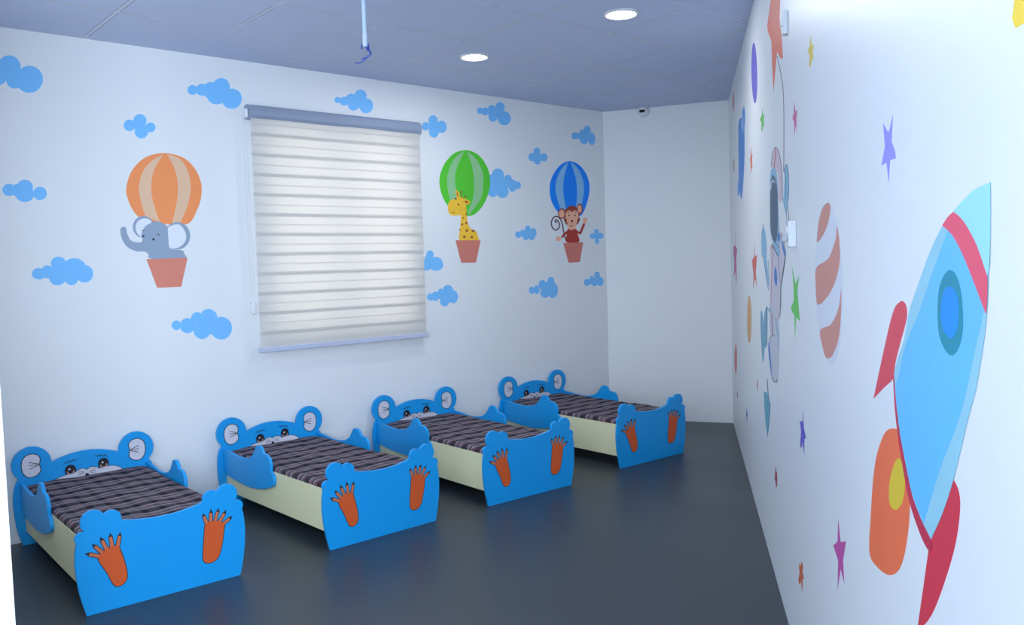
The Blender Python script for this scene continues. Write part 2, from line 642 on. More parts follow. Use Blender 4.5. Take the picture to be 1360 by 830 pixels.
# ------------------------------------------------------------------ hanging conduit with blue cable ends
v = fw * FOC + rt * (485.0 - 680) - up * (62 - 415)
p = CAM + v.normalized() * 3.5
cond = thing('ceiling_conduit', 'thin white conduit hanging from the ceiling with blue cable ends', 'conduit', (p.x, p.y, HC))
bm = bmesh.new()
tube(bm, [(0, 0, 0.0), (0, 0, p.z - HC + 0.035)], 0.0078, 14)
obj('pipe', bm, mat('white conduit', (178, 196, 226), 0.35), cond)
bm = bmesh.new()
tube(bm, [(0, 0, p.z - HC + 0.05), (0, 0, p.z - HC)], 0.0094, 14)
obj('coupling', bm, mat('white coupling', (186, 200, 226), 0.35), cond)
m_cab = mat('blue cable', (38, 66, 150), 0.4)
z0 = p.z - HC


def imgdir(dx, dy, k=3.5 / 1178.0):
    q = rt * dx * k - up * dy * k
    return Vector((q.x, q.y, q.z))


for pts, r in (([(0, -2), (3, 4), (7, 8), (3, 13), (-5, 16.5)], 0.0033), ([(1, -2), (5, 5), (8, 9), (2, 15), (-6, 21), (-13, 21)], 0.0026),
               ([(-4, -3), (-4.5, 1), (-4, 3)], 0.003), ([(3.5, -4), (4.5, 0), (5, 4)], 0.003)):
    pts = smooth_loop(pts, 5, False)
    bm = bmesh.new()
    tube(bm, [Vector((0, 0, z0)) + imgdir(a, b) for a, b in pts], r, 8)
    obj('cable', bm, m_cab, cond)

# ------------------------------------------------------------------ dome camera on the far wall
u, zz = WF.uv(855, 148)
c = WF.to3(u, zz, 0)
cam_rz = math.atan2(WF.n.y, WF.n.x) + math.pi / 2
dome = thing('security_camera', 'small white dome camera high on the plain far wall', 'security camera', (c.x, c.y, zz), cam_rz)
# local frame: -Y points into the room
bm = bmesh.new()
lathe(bm, [(0.0, 0.0), (0.050, 0.0), (0.053, 0.006), (0.052, 0.018), (0.048, 0.028), (0.0, 0.028)], 32)
bmesh.ops.rotate(bm, verts=bm.verts[:], cent=(0, 0, 0), matrix=Matrix.Rotation(math.pi / 2, 3, 'X'))
obj('base', bm, m_white, dome, True)
bm = bmesh.new()
bmesh.ops.create_uvsphere(bm, u_segments=28, v_segments=16, radius=0.046, matrix=Matrix.Translation((0, -0.030, 0)))
obj('housing', bm, m_white, dome, True)
bm = bmesh.new()
box(bm, -0.024, 0.024, -0.080, -0.055, -0.020, 0.004, 0.007, 3)
obj('lens_window', bm, mat('black lens', (10, 10, 12), 0.15), dome)

# ------------------------------------------------------------------ fittings on the mural wall
def wall_box(name, label, cat, px, py0, py1, depth, width, extra=False):
    u0_, za = WR.uv(px, py0)
    _, zb = WR.uv(px, py1)
    c = WR.to3(u0_, zb, 0)
    rz = math.atan2(RDIR.y, RDIR.x) + math.pi       # local +X along the wall away from the camera, -Y... see below
    t = thing(name, label, cat, (c.x, c.y, zb), rz)
    h = za - zb
    # local axes: X = -RDIR (away from the camera), Y points to the wall's back, so the room is +Y or -Y by handedness
    s = 1 if (Matrix.Rotation(rz, 3, 'Z') @ Vector((0, 1, 0))).dot(RNORM) > 0 else -1
    bm = bmesh.new()
    box(bm, -width / 2, width / 2, min(0, s * depth), max(0, s * depth), 0, h, 0.004)
    obj('housing' if not extra else 'plate', bm, m_white, t)
    if extra:
        bm = bmesh.new()
        y0, y1 = sorted((s * depth, s * (depth + 0.02)))
        box(bm, -width / 2 + 0.012, width / 2 - 0.012, y0, y1, 0.02, h * 0.42, 0.006)
        obj('plug', bm, mat('grey plug', (196, 200, 208), 0.4), t)
        bm = bmesh.new()
        y0, y1 = sorted((s * depth, s * (depth + 0.006)))
        box(bm, -width / 2 + 0.012, width / 2 - 0.012, y0, y1, h * 0.55, h * 0.8, 0.002)
        obj('rocker', bm, m_white, t)
    else:
        bm = bmesh.new()
        y0, y1 = sorted((s * depth, s * (depth + 0.004)))
        box(bm, -width / 2 + 0.012, width / 2 - 0.012, y0, y1, 0.03, h - 0.03, 0.001)
        obj('cover', bm, m_white, t)
    return t


wall_box('switch_plate', 'white switch and socket plate beside the painted astronaut', 'switch', 1056.5, 293, 328, 0.026, 0.046, True)
wall_box('junction_box', 'narrow white wall box beside the big orange star, near the ceiling', 'junction box', 1045.5, 15, 47, 0.018, 0.042)


# ------------------------------------------------------------------ paintings on the walls
PAINT = {}


def paint(rgb, rough=0.5):
    k = (tuple(rgb), rough)
    if k not in PAINT:
        PAINT[k] = mat('wall paint %d %d %d' % tuple(rgb), rgb, rough, 0.35, 0.03, 8.0)
    return PAINT[k]


T = 0.00028


def painted(name, wall, layers, parent=None, base=0, origin=None):
    """layers: [(rgb, [polygons in photo coordinates], level)] painted on one wall, one mesh"""
    bm = bmesh.new()
    mats = []
    for rgb, polys, lv in layers:
        pm = paint(rgb)
        if pm not in mats:
            mats.append(pm)
        q = [[wall.uv(x, y) for x, y in P] for P in polys]
        slab(bm, q, wall.to3, 0.00005 + T * (base + lv), T * (base + lv + 1), mats.index(pm))
    if parent is None:
        c = sum((v.co for v in bm.verts), Vector()) / len(bm.verts)
    else:
        c = Vector(origin)
    bmesh.ops.translate(bm, verts=bm.verts[:], vec=-c)
    o = obj(name, bm, mats, parent)
    if parent is None:
        o.location = c
    return o


def zm(ox, oy, s, pts):
    return [(ox + a / s, oy + b / s) for a, b in pts]


def zc(ox, oy, s, cs):
    return [circ(ox + c[0] / s, oy + c[1] / s, c[2] / s, (c[3] if len(c) > 3 else c[2]) / s) for c in cs]


CLOUD = (125, 197, 255)
z1 = (0, 60, 10.375)
z2 = (150, 90, 7.545)
z3 = (0, 220, 4.612)
z4 = (210, 390, 10.375)
z5 = (430, 100, 7.556)
z6 = (620, 120, 5.532)
z7 = (555, 290, 6.383)
z8 = (690, 290, 6.917)
clouds = [
    (z1, [(125, 300, 160), (405, 470, 187), (-60, 370, 190), (205, 480, 118), (-200, 420, 130)],
     'large blue painted cloud cut by the left edge near the ceiling'),
    (z2, [(797, 222, 50), (890, 220, 60), (980, 225, 83), (1085, 190, 87), (1040, 265, 103), (1190, 310, 102), (1090, 250, 80)],
     'blue painted cloud left of the upper corner of the window blind'),
    (z2, [(165, 577, 58), (270, 530, 66), (377, 597, 50), (285, 640, 68), (270, 585, 60)],
     'small four-lobed blue cloud above the orange balloon'),
    (z3, [(55, 148, 40, 38), (152, 135, 50, 49), (245, 170, 42, 41), (152, 175, 58, 48), (110, 150, 40)],
     'flat blue cloud near the left edge, level with the orange balloon'),
    (z3, [(238, 662, 44, 35), (290, 650, 38, 40), (358, 600, 47, 43), (455, 625, 72, 58), (518, 662, 53, 54), (352, 680, 54, 53), (438, 695, 40, 37), (400, 660, 70, 50)],
     'large lumpy blue cloud low on the wall left of the elephant'),
    (z4, [(252, 435, 66), (405, 440, 105), (540, 345, 90), (695, 330, 120), (870, 475, 148, 158), (605, 510, 115), (690, 440, 130)],
     'large blue cloud low on the wall between the elephant and the window'),
    (z5, [(140, 248, 32), (205, 260, 46), (275, 245, 60), (368, 205, 62), (300, 295, 60), (425, 305, 70, 76), (340, 260, 60)],
     'blue cloud above the window blind'),
    (z5, [(1022, 512, 38, 42), (1097, 455, 46, 55), (1180, 518, 55, 62), (1105, 570, 50, 55), (1100, 515, 50)],
     'four-lobed blue cloud at the upper right corner of the blind'),
    (z6, [(97, 150, 22, 24), (135, 155, 25, 30), (183, 150, 30, 42), (243, 125, 35, 38), (192, 192, 34, 38), (275, 205, 48, 52), (215, 165, 40)],
     'blue cloud above and right of the green balloon, close to the ceiling'),
    (z6, [(793, 335, 23, 26), (848, 315, 18, 27), (885, 292, 26, 32), (862, 360, 30, 36), (918, 357, 26, 46), (822, 335, 22, 25), (875, 330, 35)],
     'blue cloud in the upper corner beside the plain far wall'),
    (z6, [(480, 490, 28, 31), (515, 450, 25, 30), (567, 492, 25, 31), (518, 512, 27, 33), (520, 485, 28)],
     'small four-lobed blue cloud between the green and blue balloons'),
    (z6, [(228, 620, 44, 46), (190, 700, 50, 85), (300, 665, 34, 45), (335, 700, 30, 46), (368, 697, 30, 30), (262, 745, 45, 46), (255, 690, 55)],
     'blue cloud half hidden behind the green balloon'),
    (z7, [(103, 305, 32, 34), (85, 375, 32, 68), (150, 385, 62, 60), (185, 395, 30, 40), (62, 400, 20, 45)],
     'blue cloud touching the right edge of the blind below the giraffe'),
    (z7, [(108, 667, 30, 31), (150, 660, 34, 40), (195, 640, 30, 45), (255, 615, 45, 50), (300, 665, 40, 55), (228, 700, 42, 45), (235, 655, 50)],
     'blue cloud at the lower right corner of the blind'),
    (z7, [(852, 138, 28, 28), (890, 125, 24, 30), (932, 90, 24, 30), (978, 120, 28, 38), (915, 155, 28, 30), (965, 155, 26, 30), (930, 125, 38)],
     'small blue cloud between the giraffe and the monkey'),
    (z8, [(112, 660, 26, 34), (158, 655, 26, 40), (212, 610, 36, 45), (288, 580, 32, 42), (235, 680, 44, 50), (305, 660, 48, 72), (250, 640, 55)],
     'blue cloud low on the wall below and left of the monkey'),
    (z8, [(672, 162, 28, 26), (706, 120, 22, 22), (745, 160, 28, 28), (712, 210, 20, 24), (710, 160, 32)],
     'tiny four-lobed blue cloud right of the monkey'),
    (z8, [(620, 588, 28, 34), (665, 570, 24, 42), (712, 522, 26, 34), (742, 580, 30, 42), (688, 585, 32, 38)],
     'small blue cloud in the lower corner right of the monkey basket'),
]
for zo, cs, lab in clouds:
    o = painted('cloud_decal', WL, [(CLOUD, zc(*zo, cs), 0)])
    tag(o, lab, 'wall decal', 'blue clouds painted on the window wall')


def animal_balloon(label, parts):
    """parts: (name, layers, level)"""
    allp = [WL.uv(x, y) for n, layers, b in parts for rgb, polys, lv in layers for P in polys for x, y in P]
    cx = (min(p[0] for p in allp) + max(p[0] for p in allp)) / 2
    cz = min(p[1] for p in allp)
    t = thing('balloon_decal', label, 'wall decal', (cx, 0, cz), 0, 'animals in balloon baskets painted on the window wall')
    for n, layers, b in parts:
        painted(n, WL, layers, t, b + 1, (cx, 0, cz))
    return t


def gore(cx, yt, yb, rx, f0, f1, n=24, skew=0.0):
    """a balloon stripe between longitudes f0..f1 (fractions of the half width), tapering to the top"""
    def side(f):
        return [(cx + f * rx * math.sin(math.pi * k / n) ** 0.8 + skew * (k / n), yt + (yb - yt) * k / n) for k in range(n + 1)]
    return side(f0) + side(f1)[::-1]


def clip_y(poly, ymax):
    return [(x, min(y, ymax)) for x, y in poly]


# elephant in the orange balloon
zE = (155, 190, 4.15)
zF = (155, 270, 10.38)
E_B = zm(*zE, smooth_loop([(262, 55), (160, 78), (85, 150), (53, 245), (65, 320), (100, 385), (150, 425), (230, 440), (320, 450), (400, 440), (440, 375), (465, 300), (465, 220), (430, 140), (365, 80)], 5))
E_S1 = zm(*zE, smooth_loop([(258, 62), (190, 100), (140, 165), (122, 250), (135, 330), (158, 405)], 5, False) + smooth_loop([(238, 436), (205, 340), (190, 250), (205, 150), (258, 62)], 5, False))
E_S2 = zm(*zE, smooth_loop([(278, 62), (345, 85), (390, 150), (408, 235), (392, 340), (348, 445)], 5, False) + smooth_loop([(305, 445), (328, 340), (337, 250), (322, 150), (278, 62)], 5, False))
EL = (152, 168, 190)
animal_balloon('orange striped balloon carrying a grey elephant, painted left of the window', [
    ('balloon', [((255, 153, 94), [E_B], 0), ((236, 194, 160), [E_S1, E_S2], 1)], 0),
    ('elephant', [
        (EL, [zm(*zF, smooth_loop([(455, 760), (440, 710), (385, 665), (270, 660), (150, 605), (75, 500), (50, 390), (60, 340), (92, 322), (128, 340), (145, 420), (185, 500), (250, 535), (345, 530), (345, 440), (335, 390), (400, 310), (480, 262), (560, 250), (640, 275), (705, 330), (720, 420), (720, 600), (820, 640), (905, 650), (935, 700), (950, 770), (700, 775)], 4)),
              circ(155 + 368 / 10.38, 270 + 325 / 10.38, 148 / 10.38, 150 / 10.38), circ(155 + 835 / 10.38, 270 + 448 / 10.38, 178 / 10.38, 190 / 10.38)], 0),
        ((232, 236, 242), [zm(*zF, smooth_loop([(480, 262), (430, 215), (350, 215), (285, 255), (260, 325), (280, 410), (335, 460), (345, 400), (400, 310)], 4)),
                           zm(*zF, smooth_loop([(705, 345), (760, 305), (850, 290), (916, 345), (955, 436), (943, 524), (886, 590), (810, 620), (725, 600), (712, 480)], 4))], 1),
        ((40, 42, 58), [circ(155 + 367 / 10.38, 270 + 452 / 10.38, 1.45), circ(155 + 505 / 10.38, 270 + 497 / 10.38, 1.6)] +
         stroke(zm(*zF, [(350, 382), (362, 377), (380, 379)]), 0.42) + stroke(zm(*zF, [(555, 432), (572, 426), (592, 442)]), 0.42), 2)], 2),
    ('basket', [((226, 138, 118), [zm(*zE, [(163, 640), (390, 632), (355, 792), (222, 797)])], 0)], 5),
])

# giraffe in the green balloon
zG = (560, 180, 4.614)
zH = (580, 240, 7.55)
G_B = zm(*zG, smooth_loop([(262, 90), (200, 108), (145, 165), (112, 245), (112, 320), (140, 400), (190, 460), (255, 492), (320, 485), (375, 430), (410, 350), (420, 280), (405, 200), (360, 130), (310, 98)], 5))
G_S1 = zm(*zG, smooth_loop([(262, 95), (205, 135), (165, 215), (155, 290), (170, 380), (190, 420)], 5, False) + smooth_loop([(225, 380), (205, 290), (215, 200), (262, 95)], 5, False))
G_S2 = zm(*zG, smooth_loop([(278, 98), (330, 140), (370, 215), (378, 290), (360, 390), (285, 490)], 5, False) + smooth_loop([(285, 460), (315, 380), (320, 280), (308, 190), (278, 98)], 5, False))
BR = (165, 92, 45)
animal_balloon('green striped balloon carrying a yellow giraffe, painted right of the window', [
    ('balloon', [((90, 206, 56), [G_B], 0), ((150, 206, 148), [G_S1, G_S2], 1)], 0),
    ('giraffe', [
        ((255, 200, 60), [zm(*zH, smooth_loop([(235, 600), (232, 500), (240, 400), (235, 345), (180, 352), (130, 335), (112, 270), (128, 205), (180, 180), (200, 160), (185, 110), (200, 95), (225, 125), (235, 165), (270, 175), (330, 205), (325, 235), (295, 245), (300, 330), (310, 420), (335, 475), (395, 510), (412, 560), (410, 602)], 4))], 0),
        ((226, 160, 70), [zm(*zH, smooth_loop([(195, 115), (205, 112), (220, 155), (212, 165)], 4))], 1),
        ((205, 96, 40), [zm(*zH, smooth_loop([(275, 205), (300, 200), (320, 222), (295, 222)], 4)), zm(*zH, smooth_loop([(200, 128), (210, 122), (216, 158), (208, 152)], 3))], 2),
        (BR, zc(*zH, [(265, 372, 7, 9), (297, 424, 11, 12), (255, 438, 10, 12), (301, 500, 12, 14), (234, 494, 6, 12), (277, 562, 13, 13), (350, 565, 13, 13), (365, 503, 16, 12), (295, 335, 6, 12), (290, 158, 14, 7), (246, 112, 9, 9)]) +
         stroke(zm(*zH, [(246, 115), (245, 168)]), 0.5) + stroke(zm(*zH, [(285, 160), (268, 176)]), 0.5), 1),
        ((45, 35, 30), zc(*zH, [(190, 180, 9, 9), (217, 238, 8, 8)]) + stroke(zm(*zH, [(152, 320), (178, 321)]), 0.4), 3)], 2),
    ('basket', [((216, 130, 114), [zm(*zH, [(187, 597), (438, 597), (393, 820), (245, 822)])], 0)], 6),
])

# monkey in the blue balloon
zM = (700, 190, 3.95)
zN = (725, 255, 8.735)
M_B = zm(*zM, smooth_loop([(218, 95), (170, 120), (130, 180), (118, 240), (128, 305), (165, 365), (220, 390), (285, 378), (318, 300), (328, 230), (312, 165), (270, 112)], 5))
M_S1 = zm(*zM, smooth_loop([(216, 98), (180, 135), (155, 190), (150, 255), (175, 350)], 5, False) + smooth_loop([(205, 350), (190, 260), (194, 180), (216, 98)], 5, False))
M_S2 = zm(*zM, smooth_loop([(228, 98), (268, 135), (293, 195), (298, 255), (282, 340)], 5, False) + smooth_loop([(255, 350), (262, 260), (254, 180), (228, 98)], 5, False))
MB, MF, MR = (158, 62, 46), (250, 184, 154), (180, 56, 46)
tail = [(120, 345), (110, 350), (108, 335), (120, 322), (137, 340), (128, 362), (95, 345)]
spiral = []
for k in range(60):
    a = k / 59 * 4.3 * math.pi / 2 * 1.35
    r = 10 + 46 * (k / 59) ** 0.9
    spiral.append((115 + r * 0.85 * math.cos(-a + 2.2), 355 + r * 1.35 * math.sin(-a + 2.2)))
tail_pts = smooth_loop([(128, 335), (112, 322), (104, 340), (115, 358), (140, 350), (135, 325), (108, 300)], 4, False)
tail_pts = smooth_loop([(122, 352), (108, 345), (112, 325), (132, 328), (155, 370), (150, 415), (115, 440), (80, 420), (62, 365), (80, 305), (120, 282), (160, 305), (190, 370), (205, 460), (235, 560)], 5, False)
animal_balloon('blue striped balloon carrying a waving red-brown monkey, painted near the corner', [
    ('balloon', [((10, 138, 255), [M_B], 0), ((138, 196, 240), [M_S1, M_S2], 1)], 0),
    ('tail', [((84, 50, 72), stroke(zm(*zN, tail_pts), 0.75), 0)], 2),
    ('monkey', [
        (MR, [zm(*zN, smooth_loop([(238, 582), (240, 500), (250, 440), (270, 425), (350, 430), (365, 480), (382, 580)], 4))] +
         stroke(zm(*zN, [(255, 455), (215, 490), (190, 520)]), 1.5) + stroke(zm(*zN, [(370, 465), (398, 480), (440, 375)]), 1.5), 1),
        (MF, zc(*zN, [(150, 540, 26, 26), (128, 528, 10, 7), (120, 545, 12, 7), (130, 562, 12, 8), (452, 335, 22, 28), (440, 312, 7, 14), (460, 305, 7, 14), (475, 318, 8, 12)]), 0),
        (MB, zc(*zN, [(185, 250, 45, 62), (392, 195, 36, 62, ), (302, 255, 88, 95)]) + [zm(*zN, smooth_loop([(216, 300), (222, 355), (250, 380), (345, 380), (375, 360), (386, 300)], 4))], 2),
        (MF, zc(*zN, [(182, 252, 32, 48), (390, 195, 24, 46), (268, 275, 42, 62), (336, 275, 42, 62), (302, 335, 62, 60), (298, 395, 50, 45)]), 3),
        ((50, 30, 30), zc(*zN, [(266, 273, 9, 9), (336, 269, 9, 9), (300, 338, 14, 13)]) + stroke(zm(*zN, [(278, 390), (295, 398), (312, 388)]), 0.4) +
         stroke(zm(*zN, [(252, 238), (268, 228)]), 0.35) + stroke(zm(*zN, [(332, 228), (348, 236)]), 0.35), 4)], 3),
    ('basket', [((216, 126, 112), [zm(*zN, [(200, 592), (430, 582), (392, 812), (262, 820)])], 0)], 8),
])


# ---- mural wall ----
def mural(name, label, layers, group=None, cat='mural'):
    o = painted(name, WR, layers)
    return tag(o, label, cat, group)


def star(cx, cy, rx, ry, rot, inner=0.4):
    o = []
    for k in range(10):
        a = rot + math.pi * k / 5 - math.pi / 2
        r = 1 if k % 2 == 0 else inner
        o.append((cx + rx * r * math.cos(a), cy + ry * r * math.sin(a)))
    return o


GS = 'stars painted on the mural wall'
zS = (990, 0, 6.385)
mural('star_decal', 'big orange star near the ceiling, with the astronaut line hanging from it',
      [((228, 104, 74), [zm(*zS, [(262, -420), (238, -150), (120, -190), (215, 0), (185, 215), (190, 265), (220, 350), (228, 560), (240, 780), (258, 540), (268, 440), (300, 500), (318, 490), (310, 340), (290, 160), (295, 0), (330, -160), (285, -150)])], 0)], GS)
mural('star_decal', 'yellow star above the red-banded planet, near the ceiling',
      [((226, 200, 62), [zm(960, 0, 2.766, [(323, 130), (319, 170), (312, 185), (319, 205), (318, 240), (323, 250), (327, 215), (334, 220), (331, 190), (335, 160), (328, 170)])], 0)], GS)
mural('star_decal', 'small pink star right of the astronaut line',
      [((210, 100, 150), [zm(960, 130, 5.19, [(492, 25), (490, 105), (480, 140), (492, 165), (494, 262), (502, 185), (510, 240), (507, 150), (514, 80), (502, 95)])], 0)], GS)
mural('star_decal', 'small green star left of the astronaut line, under the purple planet',
      [((112, 190, 88), [zm(960, 130, 5.19, [(272, 75), (268, 120), (256, 150), (266, 170), (266, 225), (273, 235), (278, 180), (286, 215), (283, 150), (288, 110), (279, 125)])], 0)], GS)
mural('star_decal', 'slender orange star beside the blue ringed planet',
      [((222, 112, 84), [zm(960, 130, 5.19, [(196, 335), (192, 400), (186, 430), (192, 450), (193, 525), (198, 490), (204, 480), (201, 430), (204, 390), (199, 390)])], 0)], GS)
mural('star_decal', 'large violet star left of the rocket tip',
      [((152, 150, 240), [zm(1150, 150, 8.3, [(300, 20), (262, 180), (248, 215), (190, 112), (212, 370), (172, 580), (228, 545), (252, 770), (268, 520), (330, 500), (325, 430), (285, 320)])], 0)], GS)
mural('star_decal', 'yellow star cut by the right upper corner of the view',
      [((252, 214, 62), [zm(1020, 0, 3.19, [(1045, 0), (1034, 80), (1050, 120), (1090, 95), (1160, 120), (1150, 20), (1190, -60), (1110, -70), (1080, -170), (1050, -60), (1000, -50)])], 0)], GS)
mural('star_decal', 'bright green star under the switch plate',
      [((104, 206, 92), [zm(1030, 230, 3.19, [(70, 395), (76, 470), (78, 540), (65, 570), (72, 590), (80, 600), (82, 705), (88, 610), (104, 628), (97, 550), (93, 500), (100, 432), (86, 470)])], 0)], GS)
mural('star_decal', 'orange-red star left of the astronaut arm',
      [((218, 104, 82), [zm(965, 300, 6.917, [(252, 135), (255, 270), (234, 320), (240, 380), (248, 440), (245, 580), (262, 480), (280, 575), (268, 430), (275, 350), (280, 265), (262, 285)])], 0)], GS)
mural('star_decal', 'pink star on the mural wall close to the far corner',
      [((206, 100, 148), [zm(965, 300, 6.917, [(80, 25), (80, 180), (62, 190), (65, 260), (72, 340), (66, 470), (80, 420), (92, 555), (92, 400), (88, 300), (98, 215), (84, 190)])], 0)], GS)
mural('star_decal', 'violet star low on the wall, below and right of the astronaut',
      [((112, 92, 200), [zm(960, 360, 3.194, [(340, 590), (338, 640), (327, 635), (332, 680), (328, 740), (333, 752), (338, 725), (346, 780), (346, 715), (353, 705), (344, 665)])], 0)], GS)
mural('star_decal', 'magenta star low on the wall left of the rocket flame',
      [((196, 84, 160), [zm(980, 560, 3.075, [(410, 398), (407, 490), (390, 505), (410, 568), (407, 692), (420, 600), (435, 662), (430, 568), (442, 488), (420, 492)])], 0)], GS)
mural('star_decal', 'small orange star at the foot of the mural wall',
      [((214, 108, 62), [zm(980, 560, 3.075, [(260, 568), (256, 590), (249, 580), (252, 615), (247, 650), (253, 668), (258, 650), (263, 700), (265, 645), (270, 640), (264, 612), (267, 590)])], 0)], GS)
mural('star_decal', 'small dark red star low on the wall beneath the teal shape',
      [((168, 62, 80), [zm(980, 560, 3.075, [(155, 180), (152, 215), (150, 235), (154, 245), (156, 272), (160, 262), (161, 235), (160, 210), (157, 200)])], 0)], GS)
mural('star_decal', 'tiny dark blue star low on the wall near the far corner',
      [((92, 112, 178), [zm(965, 400, 4.15, [(111, 585), (108, 620), (110, 640), (112, 680), (114, 640), (118, 620), (113, 612)])], 0)], GS)
mural('star_decal', 'tiny faint red star left of the astronaut leg',
      [((206, 128, 140), [zm(965, 400, 4.15, [(170, 430), (166, 460), (169, 475), (171, 500), (174, 470), (173, 450)])], 0)], GS)
mural('star_decal', 'tiny red star near the far corner below the red disc',
      [((180, 112, 132), [zm(965, 400, 4.15, [(60, 490), (57, 515), (60, 538), (63, 515)])], 0)], GS)
GP = 'planets painted on the mural wall'
mural('planet_decal', 'slim purple planet near the ceiling', [((116, 104, 196), [circ(1001.9, 97, 3.9, 40.5, 32, -0.02)], 0)], GP)
mural('planet_decal', 'orange planet between two stars near the far corner', [((224, 172, 118), [circ(995.2, 424, 3.0, 31.5, 32)], 0)], GP)
mural('planet_decal', 'small red disc close to the far corner', [((220, 128, 122), [circ(977.2, 477, 1.7, 20, 24)], 0)], GP)
mural('planet_decal', 'faint orange disc by the ceiling in the far corner', [((208, 160, 142), [circ(974.2, 135, 1.2, 13, 20)], 0)], GP)
mural('planet_decal', 'faint yellow disc beside the blue ringed planet', [((196, 186, 150), [circ(974.8, 219, 1.0, 9, 20)], 0)], GP)
zP = (960, 130, 5.19)
mural('planet_decal', 'blue ringed planet near the far corner under the ceiling', [
    ((84, 142, 216), [zm(*zP, smooth_loop([(122, 138), (108, 190), (108, 400), (112, 600), (128, 698), (140, 600), (150, 400), (148, 200), (135, 150)], 5))], 0),
    ((100, 156, 228), [zm(*zP, smooth_loop([(146, 60), (134, 100), (132, 180), (140, 240), (150, 200), (154, 110)], 5)), zm(*zP, smooth_loop([(110, 560), (103, 620), (105, 680), (118, 640), (118, 580)], 5))], 1),
    ((190, 210, 236), [zm(*zP, smooth_loop([(134, 110), (131, 180), (137, 235), (139, 180)], 4))], 2)], GP)
zR = (1030, 230, 3.19)
PE = circ(1101.3, 376.5, 18.2, 107.5, 56, -0.028)


def band(pts):
    return zm(*zR, smooth_loop(pts, 5))


mural('planet_decal', 'large pale planet with salmon bands in the middle of the mural wall', [
    ((222, 226, 236), [PE], 0),
    ((214, 146, 132), [
        band([(220, 126), (200, 148), (184, 205), (177, 290), (200, 265), (222, 215), (234, 150), (230, 130)]),
        band([(262, 225), (255, 280), (225, 360), (174, 400), (171, 470), (178, 555), (215, 530), (250, 470), (272, 380), (272, 300)]),
        band([(279, 490), (268, 570), (235, 640), (190, 665), (200, 735), (214, 780), (240, 775), (268, 700), (278, 600)]),
    ], 1)], GP)
